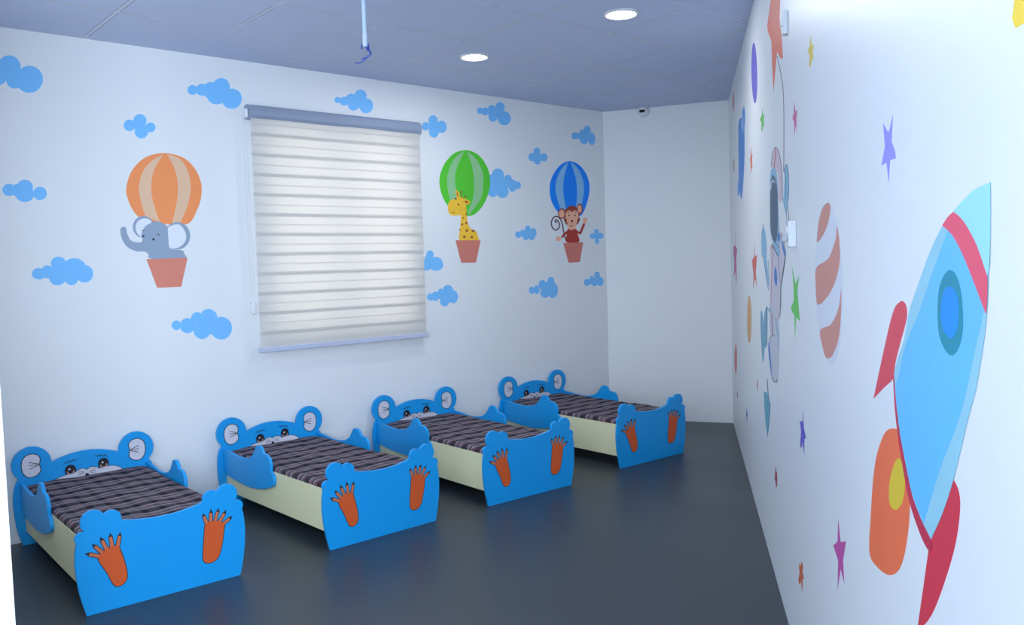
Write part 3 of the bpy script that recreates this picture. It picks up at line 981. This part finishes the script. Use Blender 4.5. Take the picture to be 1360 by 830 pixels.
# astronaut
za, zb, zd = (1000, 185, 6.917), (1000, 290, 6.917), (1000, 390, 6.917)
ast = [('tether', [((128, 70, 112), stroke(smooth_loop([(1032, 74), (1036, 92), (1039.5, 112), (1041, 140), (1041.3, 180), (1041, 228)], 5, False), 0.38), 0)], 1),
       ('backpack', [((216, 196, 206), [zm(*za, smooth_loop([(208, 72), (182, 130), (168, 215), (170, 262), (195, 262), (230, 330), (240, 560), (262, 560), (268, 380), (258, 240), (238, 130)], 4))], 0),
                     ((176, 66, 84), stroke(zm(*za, [(210, 72), (206, 160), (196, 262)]), 0.45), 1),
                     ((96, 80, 98), stroke(smooth_loop(zm(*za, [(168, 240), (180, 130), (208, 72), (238, 118), (258, 220), (268, 360), (272, 560)]), 4, False), 0.28), 1)], 0),
       ('helmet', [((146, 188, 214), [zm(*za, smooth_loop([(190, 256), (165, 300), (158, 420), (158, 700), (165, 860), (200, 1000), (235, 1065), (250, 1020), (236, 700), (230, 480), (222, 340), (208, 280)], 4))], 0),
                   ((98, 114, 136), [zm(*za, smooth_loop([(188, 328), (168, 375), (160, 480), (160, 700), (165, 850), (205, 950), (228, 860), (232, 600), (226, 450), (208, 360)], 4))], 1),
                   ((76, 98, 122), [zm(*za, smooth_loop([(190, 398), (178, 440), (166, 600), (172, 840), (205, 930), (222, 820), (224, 600), (212, 440)], 4))], 2),
                   ((226, 232, 240), stroke(smooth_loop(zm(*za, [(166, 460), (172, 400), (188, 376), (202, 396)]), 4, False), 0.5), 3),
                   ((84, 96, 112), stroke(smooth_loop(zm(*zb, [(168, 120), (190, 185), (215, 230), (252, 280)]), 4, False), 0.3), 3)], 2),
       ('glove', [((142, 190, 214), [zm(*za, smooth_loop([(308, 228), (286, 285), (292, 340), (284, 500), (276, 565), (290, 620), (308, 700), (320, 600), (318, 560), (330, 520), (331, 400), (326, 285)], 4))], 0),
                  ((78, 90, 110), stroke(smooth_loop(zm(*za, [(288, 300), (306, 228), (322, 280), (330, 380), (326, 540), (318, 600), (330, 700), (330, 820)]), 4, False), 0.25) +
                   stroke(zm(*za, [(290, 300), (303, 340), (303, 520)]), 0.22) + stroke(zm(*za, [(290, 600), (312, 720), (312, 800)]), 0.22), 1)], 0),
       ('glove', [((140, 186, 214), [zm(*zb, smooth_loop([(90, 90), (78, 150), (78, 240), (82, 350), (98, 370), (118, 500), (134, 600), (148, 600), (128, 380), (130, 290), (122, 180), (108, 100)], 4))], 0),
                  ((84, 108, 136), stroke(zm(*zb, [(90, 50), (96, 90), (84, 145)]), 0.3) + stroke(zm(*zb, [(98, 370), (120, 520), (142, 655), (150, 650), (142, 380)]), 0.22), 1)], 0),
       ('suit', [((212, 204, 214), [zm(*zb, smooth_loop([(178, 238), (160, 290), (165, 480), (168, 800), (200, 900), (250, 900), (256, 640), (262, 590), (298, 380), (300, 300), (262, 120), (240, 340), (205, 290)], 4))], 0),
                 ((64, 128, 200), [zm(*zb, smooth_loop([(210, 440), (200, 500), (203, 580), (222, 625), (228, 560), (222, 480)], 4)), zm(*zb, smooth_loop([(243, 132), (232, 165), (240, 210), (252, 205), (252, 150)], 4)),
                                   zm(*zb, smooth_loop([(264, 150), (272, 250), (296, 350), (302, 320), (285, 240)], 4))], 1),
                 ((192, 84, 100), stroke(smooth_loop(zm(*zb, [(180, 240), (166, 280), (188, 250), (180, 480), (168, 790)]), 4, False), 0.3), 1),
                 ((104, 112, 142), stroke(smooth_loop(zm(*zb, [(180, 238), (205, 290), (236, 345), (250, 300)]), 4, False), 0.3) + stroke(smooth_loop(zm(*zb, [(238, 345), (246, 480), (262, 595), (298, 370)]), 4, False), 0.22) +
                  stroke(zm(*zb, [(262, 595), (256, 820)]), 0.2), 2)], 6),
       ('trousers', [((206, 206, 216), [zm(*zd, smooth_loop([(170, 100), (150, 165), (160, 400), (150, 440), (168, 700), (182, 785), (210, 815), (228, 790), (240, 500), (236, 300), (210, 150)], 4))], 0),
                     ((146, 188, 208), [zm(*zd, smooth_loop([(172, 92), (150, 160), (185, 178), (214, 290), (236, 500), (238, 420), (215, 220), (200, 140)], 4))], 1),
                     ((64, 118, 190), [zm(*zd, smooth_loop([(150, 435), (144, 520), (168, 735), (176, 740), (164, 580)], 4))], 1),
                     ((140, 60, 70), stroke(zm(*zd, [(176, 180), (180, 378)]), 0.4), 2),
                     ((94, 86, 100), stroke(smooth_loop(zm(*zd, [(155, 430), (160, 405), (180, 385), (200, 380)]), 4, False), 0.4) + stroke(smooth_loop(zm(*zd, [(175, 770), (190, 798), (210, 812), (226, 790)]), 4, False), 0.5), 2)], 2),
       ('boot', [((120, 172, 196), [zm(*zd, smooth_loop([(72, 160), (70, 300), (78, 480), (90, 630), (104, 560), (108, 400), (96, 260), (88, 180)], 4)), zm(*zd, smooth_loop([(130, 118), (106, 180), (100, 300), (106, 480), (128, 470), (134, 250)], 4))], 0),
                 ((78, 88, 104), stroke(zm(*zd, [(128, 118), (130, 470)]), 0.3) + stroke(zm(*zd, [(128, 118), (152, 165)]), 0.3), 1)], 0),
       ('boot', [((112, 176, 190), [zm(965, 400, 4.15, [(205, 492), (208, 580), (216, 680), (226, 748), (234, 690), (241, 590), (236, 560), (222, 498), (212, 505)])], 0),
                 ((60, 108, 160), stroke(zm(965, 400, 4.15, [(224, 430), (230, 520), (241, 580)]), 0.45) + stroke(zm(965, 400, 4.15, [(226, 748), (241, 590)]), 0.3), 1)], 0)]
ap = [WR.uv(x, y) for n, layers, b in ast for rgb, polys, lv in layers for P in polys for x, y in P]
au = (min(p[0] for p in ap) + max(p[0] for p in ap)) / 2
av = min(p[1] for p in ap)
ao = WR.to3(au, av, 0)
at = thing('astronaut_decal', 'floating astronaut with dark visor painted on the mural wall', 'mural', ao)
for n, layers, b in ast:
    painted(n, WR, layers, at, b, ao)

# rocket
zr1, zr2, zr3 = (1140, 230, 4.15), (1140, 390, 4.15), (1130, 560, 3.074)
body = smooth_loop(zm(*zr1, [(732, 50), (640, 95), (550, 185), (470, 285), (395, 440), (330, 620), (283, 760)]) + zm(*zr2, [(255, 250), (210, 390), (200, 470), (218, 690), (245, 830)]) + zm(*zr3, [(255, 310), (290, 400), (328, 478)]), 6, False)
body += smooth_loop(zm(*zr3, [(328, 478), (370, 390), (420, 240), (478, 0)]) + zm(*zr2, [(650, 530), (690, 300), (712, 100)]) + zm(*zr1, [(722, 560), (732, 300), (732, 50)]), 6, False)
inner = smooth_loop(zm(*zr1, [(505, 290), (440, 470), (380, 640), (340, 760)]) + zm(*zr2, [(262, 290), (228, 440), (208, 520), (222, 690)]) + zm(*zr3, [(205, 60), (250, 280), (300, 415)]), 6, False)
inner += smooth_loop(zm(*zr3, [(300, 415), (365, 200), (440, 0)]) + zm(*zr2, [(600, 530), (660, 250), (690, 120)]) + zm(*zr1, [(700, 700), (690, 560), (640, 400), (560, 320)]), 6, False)
rk = [('fin', [((226, 78, 92), [smooth_loop(zm(*zr2, [(240, 38), (205, 70), (178, 150), (150, 270), (115, 430), (84, 580)]), 4, False) + smooth_loop(zm(*zr2, [(84, 580), (140, 520), (196, 462), (205, 380), (235, 260), (268, 130), (262, 60), (240, 38)]), 4, False)], 0)], 0),
      ('fin', [((216, 58, 74), [smooth_loop(zm(*zr3, [(422, 240), (400, 270), (372, 380), (330, 480), (318, 525), (296, 680), (270, 860)]), 4, False) + smooth_loop(zm(*zr3, [(270, 860), (330, 790), (385, 650), (430, 490), (447, 350), (440, 280), (422, 240)]), 4, False)], 0)], 0),
      ('flame', [((246, 118, 74), [zm(*zr3, smooth_loop([(180, 28), (140, 45), (108, 130), (92, 230), (82, 380), (76, 530), (105, 590), (160, 627), (205, 590), (232, 470), (242, 330), (232, 200), (205, 60)], 5))], 0),
                 ((226, 196, 52), [zm(*zr3, smooth_loop([(195, 148), (172, 190), (158, 260), (160, 335), (185, 360), (212, 325), (222, 250), (215, 180)], 5))], 1)], 0),
      ('keel_stripe', [((200, 52, 78), [smooth_loop(zm(*zr2, [(194, 455), (205, 640), (222, 790)]) + zm(*zr3, [(205, 130), (240, 320), (290, 470), (325, 535)]), 5, False) +
                                        smooth_loop(zm(*zr3, [(335, 505), (328, 478), (290, 400), (250, 290), (215, 130)]) + zm(*zr2, [(240, 800), (215, 640), (200, 455)]), 5, False)], 0)], 3),
      ('fuselage', [((152, 206, 224), [body], 0), ((108, 194, 250), [inner], 1)], 2),
      ('nose_cone', [((164, 228, 240), [smooth_loop(zm(*zr1, [(732, 50), (640, 95), (550, 185), (528, 212)]), 5, False) + smooth_loop(zm(*zr1, [(528, 212), (590, 275), (650, 380), (718, 560), (732, 300), (732, 50)]), 5, False)], 0)], 4),
      ('red_band', [((240, 92, 116), [smooth_loop(zm(*zr1, [(530, 213), (500, 240), (468, 288)]), 4, False) + smooth_loop(zm(*zr1, [(468, 288), (530, 350), (600, 490), (710, 775)]), 5, False) +
                                      smooth_loop(zm(*zr1, [(710, 775), (718, 680), (718, 570)]), 4, False) + smooth_loop(zm(*zr1, [(718, 570), (660, 400), (600, 285), (560, 235), (530, 213)]), 5, False)], 0)], 5),
      ('porthole', [((34, 144, 168), [zm(1140, 230, 4.15, smooth_loop([(510, 533), (475, 565), (450, 640), (442, 740), (447, 870), (475, 960), (520, 1006), (560, 960), (582, 860), (580, 730), (565, 620), (540, 555)], 5))], 0),
                    ((30, 146, 240), [zm(1140, 230, 4.15, smooth_loop([(510, 625), (478, 650), (462, 740), (470, 850), (515, 910), (550, 860), (560, 750), (545, 660)], 5))], 1)], 4)]
rp = [WR.uv(x, y) for n, layers, b in rk for rgb, polys, lv in layers for P in polys for x, y in P]
ru = (min(p[0] for p in rp) + max(p[0] for p in rp)) / 2
ro = WR.to3(ru, min(p[1] for p in rp), 0)
rkt = thing('rocket_decal', 'large light blue rocket with red fins painted at the near end of the mural wall', 'mural', ro)
for n, layers, b in rk:
    painted(n, WR, layers, rkt, b, ro)

# ------------------------------------------------------------------ beds
m_blue = mat('sky blue painted board', (18, 157, 230), 0.38, 0.45, 0.03, 3)
m_cream = mat('cream laminated board', (232, 227, 186), 0.4, 0.4, 0.02, 3)
m_org = mat('orange paint', (218, 92, 42), 0.45, 0.4, 0.03)
m_toe = mat('toe paint', (206, 116, 78), 0.5, 0.4, 0.03)
m_blk = mat('black line paint', (22, 22, 34), 0.5)
m_muz = mat('pale muzzle paint', (214, 212, 224), 0.5)
m_eye = mat('eye paint', (176, 140, 132), 0.4)
m_slat = mat('raw board', (150, 120, 90), 0.7)


def plaid_mat():
    m = bpy.data.materials.new('dark plaid mattress cloth')
    m.use_nodes = True
    nt = m.node_tree
    N, L = nt.nodes, nt.links
    b = N['Principled BSDF']
    b.inputs['Roughness'].default_value = 0.8
    b.inputs['Specular IOR Level'].default_value = 0.2
    tc = N.new('ShaderNodeTexCoord')
    nz_ = N.new('ShaderNodeTexNoise')
    nz_.inputs['Scale'].default_value = 7
    L.new(tc.outputs['Object'], nz_.inputs['Vector'])
    sub = N.new('ShaderNodeVectorMath')
    sub.operation = 'MULTIPLY_ADD'
    sub.inputs[1].default_value = (0.022, 0.022, 0)
    L.new(nz_.outputs['Color'], sub.inputs[0])
    L.new(tc.outputs['Object'], sub.inputs[2])
    sx = N.new('ShaderNodeSeparateXYZ')
    L.new(sub.outputs[0], sx.inputs[0])

    def ramp(src, period, stops):
        d = N.new('ShaderNodeMath')
        d.operation = 'DIVIDE'
        d.inputs[1].default_value = period
        L.new(src, d.inputs[0])
        f = N.new('ShaderNodeMath')
        f.operation = 'FRACT'
        L.new(d.outputs[0], f.inputs[0])
        r = N.new('ShaderNodeValToRGB')
        r.color_ramp.interpolation = 'CONSTANT'
        e = r.color_ramp.elements
        while len(e) > 1:
            e.remove(e[-1])
        e[0].position = 0
        e[0].color = srgb(stops[0][1])
        for p_, c_ in stops[1:]:
            q = e.new(p_)
            q.color = srgb(c_)
        L.new(f.outputs[0], r.inputs[0])
        return r.outputs[0]

    dk, mid, pk, wh, gr = (16, 20, 34), (78, 70, 80), (150, 88, 94), (232, 224, 226), (120, 114, 124)
    a = ramp(sx.outputs['Y'], 0.130, [(0, dk), (0.25, mid), (0.32, pk), (0.36, gr), (0.42, mid), (0.48, wh), (0.505, mid), (0.55, dk), (0.64, gr), (0.70, pk), (0.75, mid), (0.80, wh), (0.825, mid), (0.90, dk)])
    c = ramp(sx.outputs['X'], 0.085, [(0, dk), (0.25, gr), (0.45, pk), (0.52, gr), (0.90, dk)])
    mx = N.new('ShaderNodeMix')
    mx.data_type = 'RGBA'
    mx.inputs[0].default_value = 0.20
    L.new(a, mx.inputs[6])
    L.new(c, mx.inputs[7])
    L.new(mx.outputs[2], b.inputs['Base Color'])
    n2 = N.new('ShaderNodeTexNoise')
    n2.inputs['Scale'].default_value = 14
    n2.inputs['Detail'].default_value = 4
    L.new(tc.outputs['Object'], n2.inputs['Vector'])
    bp = N.new('ShaderNodeBump')
    bp.inputs['Strength'].default_value = 0.35
    bp.inputs['Distance'].default_value = 0.015
    L.new(n2.outputs['Fac'], bp.inputs['Height'])
    L.new(bp.outputs['Normal'], b.inputs['Normal'])
    return m


m_plaid = plaid_mat()
YC = -0.70                 # bed centre
FY = -1.357 - YC           # front face of the footboard
HY = -0.070 - YC           # front face of the headboard
TH = 0.018


def face_y(y):
    """board seen from the foot of the bed: u = x, v = z, h = towards the foot"""
    return lambda u, v_, h: Vector((u, y - h, v_))


def mir(pts):
    return [(-x, y) for x, y in pts][::-1]


bed = thing('toddler_bed', 'blue mouse-shaped toddler bed nearest the left edge, first of the row', 'bed', (0, 0, 0), 0, 'blue mouse-shaped toddler beds')

# headboard
hb = [(-0.335, 0.0), (-0.356, 0.08), (-0.368, 0.19), (-0.366, 0.28), (-0.345, 0.35), (-0.28, 0.40), (-0.195, 0.415)]
arch = [(-0.185 + 0.37 * k / 20, 0.465 - 0.042 * (abs(-0.185 + 0.37 * k / 20) / 0.185) ** 2) for k in range(21)]
poly = smooth_loop(hb, 6, False) + arch + mir(smooth_loop(hb, 6, False))
bm = bmesh.new()
slab(bm, [poly, circ(-0.271, 0.432, 0.097, n=48), circ(0.271, 0.432, 0.097, n=48)], face_y(HY + TH), 0, TH, 0, 0.003)
head = obj('headboard', bm, m_blue, bed)


def bits(name, layers, parent, y, base=0):
    bm = bmesh.new()
    ms = []
    for m, polys, lv in layers:
        if m not in ms:
            ms.append(m)
        slab(bm, polys, face_y(y), 0.0001 + 0.0005 * (lv + base), 0.0005 * (lv + 1 + base), ms.index(m))
    return obj(name, bm, ms, parent)


for s in (-1, 1):
    cx = 0.273 * s
    ear = [(cx + s * a * 1.1, 0.426 + b * 0.97) for a, b in smooth_loop([(0.044, 0.0), (0.036, 0.042), (0.010, 0.064), (-0.022, 0.060), (-0.040, 0.035), (-0.036, 0.0), (-0.040, -0.035), (-0.020, -0.060), (0.012, -0.066), (0.036, -0.042)], 5)]
    lines = []
    for a, b, c_, d in ((-0.034, 0.004, 0.012, 0.020), (-0.036, 0.000, 0.010, 0.002), (-0.032, -0.004, 0.008, -0.018)):
        lines += stroke([(cx + s * a, 0.426 + b), (cx + s * c_, 0.426 + d)], 0.0018)
    bits('inner_ear', [(m_muz, [ear], 0), (m_blk, stroke(ear, 0.0021, True), 1), (m_blk, lines, 1)], head, HY)
for cx, cy in ((-0.083, 0.366), (0.089, 0.375)):
    bits('eye', [(m_blk, [circ(cx, cy, 0.029, 0.032)], 0), (m_eye, [circ(cx + 0.001, cy - 0.011, 0.020, 0.018)], 1), (m_blk, [circ(cx, cy + 0.001, 0.015, 0.017)], 2),
                 (m_muz, [circ(cx - 0.005, cy + 0.007, 0.0055, 0.0055)], 3)], head, HY)
for cx, cy, t_ in ((-0.082, 0.414, 0.25), (0.080, 0.420, -0.25)):
    zig = [(-0.034, -0.008), (-0.018, 0.006), (-0.014, -0.005), (0.0, 0.008), (0.004, -0.004), (0.016, 0.008), (0.020, -0.001), (0.034, 0.006)]
    if cx > 0:
        zig = [(-a, b) for a, b in zig]
    bits('eyebrow', [(m_blk, stroke([(cx + a, cy + b + a * t_ * 0.3) for a, b in zig], 0.0017), 0)], head, HY)
muz = smooth_loop([(-0.168, 0.322), (-0.145, 0.336), (-0.105, 0.345), (-0.065, 0.350), (-0.045, 0.362), (-0.018, 0.367), (0.001, 0.357), (0.020, 0.367), (0.050, 0.363), (0.066, 0.352),
                   (0.10, 0.357), (0.14, 0.355), (0.170, 0.343), (0.186, 0.325), (0.165, 0.285), (0.0, 0.265), (-0.15, 0.285)], 5)
wh = []
for s in (-1, 1):
    for k, dz in enumerate((0.010, 0.001, -0.008)):
        wh += stroke([(s * 0.016, 0.340 + dz * 0.5), (s * 0.045, 0.343 + dz * 1.3)], 0.0010)
bits('muzzle', [(m_muz, [muz], 4), (m_blk, stroke(muz, 0.0014, True), 4.6), (m_blk, wh, 5)], head, HY)
bits('nose', [(m_blk, [circ(0, 0.328, 0.010, 0.008)], 6)], head, HY)

# footboard
fb = [(-0.337, 0.0), (-0.356, 0.08), (-0.367, 0.16), (-0.370, 0.24), (-0.360, 0.315), (-0.335, 0.350)]
fpoly = smooth_loop(fb, 6, False) + [(-0.30, 0.39), (-0.20, 0.395)] + smooth_loop([(-0.185, 0.384), (-0.14, 0.372), (-0.06, 0.362), (0.0, 0.360), (0.06, 0.362), (0.14, 0.374), (0.185, 0.388)], 5, False) + [(0.20, 0.395), (0.30, 0.39)] + mir(smooth_loop(fb, 6, False))
lob = [circ(s * x, z_, r, n=36) for s in (-1, 1) for x, z_, r in ((0.290, 0.396, 0.051), (0.217, 0.393, 0.039), (0.338, 0.334, 0.028))]
bm = bmesh.new()
slab(bm, [fpoly] + lob, face_y(FY + TH), 0, TH, 0, 0.003)
foot = obj('footboard', bm, m_blue, bed)


def paw(pad, tips):
    pad = smooth_loop(pad, 5)
    out, toes, claws = stroke(pad, 0.0034, True), [], []
    for (bx, by), (tx, ty) in tips:
        d = Vector((tx - bx, ty - by))
        n = Vector((-d.y, d.x)).normalized()
        e = Vector((bx, by)) + d * 0.74
        toe = [tuple(Vector((bx, by)) + n * 0.0075), tuple(e + n * 0.0062), tuple(e - n * 0.0062), tuple(Vector((bx, by)) - n * 0.0075)]
        toes += [toe, circ(e.x, e.y, 0.0062, n=12)]
        out += stroke(toe + [toe[0]], 0.0032)
        claws.append([tuple(e + n * 0.0075 - d * 0.02), (tx + d.x * 0.04, ty + d.y * 0.04), tuple(e - n * 0.0075 - d * 0.02)])
    bits('paw_print', [(m_blk, out, 0), (m_toe, toes, 0.6), (m_blk, claws, 1.4), (m_org, [pad], 1.2)], foot, FY)


paw([(-0.279, 0.232), (-0.262, 0.258), (-0.236, 0.272), (-0.200, 0.273), (-0.190, 0.250), (-0.176, 0.195), (-0.168, 0.140), (-0.176, 0.108), (-0.202, 0.095), (-0.224, 0.107), (-0.248, 0.165)],
    [((-0.274, 0.244), (-0.330, 0.270)), ((-0.262, 0.257), (-0.301, 0.304)), ((-0.244, 0.267), (-0.267, 0.326)), ((-0.222, 0.272), (-0.228, 0.335)), ((-0.200, 0.270), (-0.186, 0.330))])
paw([(0.182, 0.278), (0.200, 0.286), (0.235, 0.284), (0.270, 0.264), (0.268, 0.235), (0.258, 0.180), (0.240, 0.122), (0.218, 0.100), (0.186, 0.097), (0.166, 0.116), (0.168, 0.170), (0.176, 0.235)],
    [((0.190, 0.282), (0.173, 0.333)), ((0.208, 0.284), (0.212, 0.345)), ((0.228, 0.284), (0.249, 0.342)), ((0.250, 0.277), (0.283, 0.326)), ((0.264, 0.262), (0.312, 0.290))])

# rails, slats, mattress
for s in (-1, 1):
    bm = bmesh.new()
    x0, x1 = sorted((s * 0.299, s * 0.317))
    box(bm, x0, x1, FY + TH, HY, 0.075, 0.300, 0.0015)
    obj('side_rail', bm, m_cream, bed)
bm = bmesh.new()
box(bm, -0.298, 0.298, FY + TH, HY, 0.284, 0.2995)
obj('bed_base', bm, m_slat, bed)
bm = bmesh.new()
nx, ny = 40, 84
mx0, mx1, my0, my1 = -0.314, 0.314, FY + TH + 0.003, HY - 0.003
random.seed(4)
ph = [random.uniform(0, 6.28) for _ in range(6)]


def mz(x, y):
    ex = min(1, (0.314 - abs(x)) / 0.014)
    ey = min(1, min(y - my0, my1 - y) / 0.014)
    e = max(0.0, min(ex, ey))
    edge = math.sqrt(max(0.0, 1 - (1 - e) ** 2))
    w = 0.0022 * math.sin(31 * x + 9 * y + ph[0]) + 0.0018 * math.sin(17 * y - 22 * x + ph[1]) + 0.0012 * math.sin(53 * y + 14 * x + ph[2])
    return 0.317 + (0.011 + w) * edge


G = [[bm.verts.new((mx0 + (mx1 - mx0) * i / nx, my0 + (my1 - my0) * j / ny, mz(mx0 + (mx1 - mx0) * i / nx, my0 + (my1 - my0) * j / ny))) for i in range(nx + 1)] for j in range(ny + 1)]
for j in range(ny):
    for i in range(nx):
        bm.faces.new((G[j][i], G[j][i + 1], G[j + 1][i + 1], G[j + 1][i]))
ring = [G[0][i] for i in range(nx + 1)] + [G[j][nx] for j in range(1, ny + 1)] + [G[ny][i] for i in range(nx - 1, -1, -1)] + [G[j][0] for j in range(ny - 1, 0, -1)]
low = [bm.verts.new((v.co.x, v.co.y, 0.3005)) for v in ring]
for k in range(len(ring)):
    k2 = (k + 1) % len(ring)
    bm.faces.new((ring[k2], ring[k], low[k], low[k2]))
bm.faces.new(low[::-1])
bmesh.ops.recalc_face_normals(bm, faces=bm.faces[:])
mt = obj('mattress', bm, m_plaid, bed, True)
for p_ in mt.data.polygons:
    if abs(p_.normal.z) < 0.5:
        p_.use_smooth = False

# side guards: raised arms of the mouse
gp = [(-0.072, 0.345), (-0.16, 0.340), (-0.262, 0.329), (-0.36, 0.329), (-0.445, 0.345), (-0.495, 0.372), (-0.523, 0.404)]
g2 = [(-0.523, 0.404), (-0.545, 0.428), (-0.578, 0.434), (-0.606, 0.422), (-0.628, 0.394)]
g3 = [(-0.628, 0.394), (-0.665, 0.392), (-0.700, 0.374), (-0.714, 0.340), (-0.712, 0.302)]
g4 = [(-0.712, 0.302), (-0.738, 0.285), (-0.748, 0.252), (-0.732, 0.224), (-0.690, 0.206), (-0.588, 0.180), (-0.438, 0.164), (-0.282, 0.168), (-0.15, 0.180), (-0.072, 0.195)]
gpoly = []
for q in (gp, g2, g3, g4):
    gpoly += smooth_loop(q, 5, False)[:-1]
gpoly.append(g4[-1])
gpoly = [(a - YC, b) for a, b in gpoly]
for s in (-1, 1):
    bm = bmesh.new()
    slab(bm, [gpoly], (lambda s_: (lambda u, v_, h: Vector((s_ * (0.3175 + h), u, v_))))(s), 0, TH, 0, 0.003)
    obj('side_guard', bm, m_blue, bed)


def children(o):
    return [c_ for c_ in bpy.data.objects if c_.parent == o]


def copy_tree(o, parent=None):
    c_ = o.copy()
    COL.objects.link(c_)
    c_.parent = parent
    for ch in children(o):
        copy_tree(ch, c_)
    return c_


place = [((1.284, -0.07), (1.268, -1.356), 'blue mouse-shaped toddler bed nearest the left edge, first of the row'),
         ((2.400, -0.07), (2.423, -1.357), 'blue mouse-shaped toddler bed under the window, second from the left'),
         ((3.530, -0.07), (3.490, -1.364), 'blue mouse-shaped toddler bed below the giraffe, third from the left'),
         ((4.738, -0.07), (4.705, -1.335), 'blue mouse-shaped toddler bed nearest the plain far wall, last of the row')]
beds = [bed] + [copy_tree(bed) for _ in place[1:]]
for o, (h, f_, lab) in zip(beds, place):
    a = math.atan2(f_[0] - h[0], -(f_[1] - h[1]))
    # place so that the footboard lands where it stands
    q = Matrix.Rotation(a, 3, 'Z') @ Vector((0, FY, 0))
    o.location = (f_[0] - q.x, f_[1] - q.y, 0)
    o.rotation_euler = (0, 0, a)
    o['label'] = lab
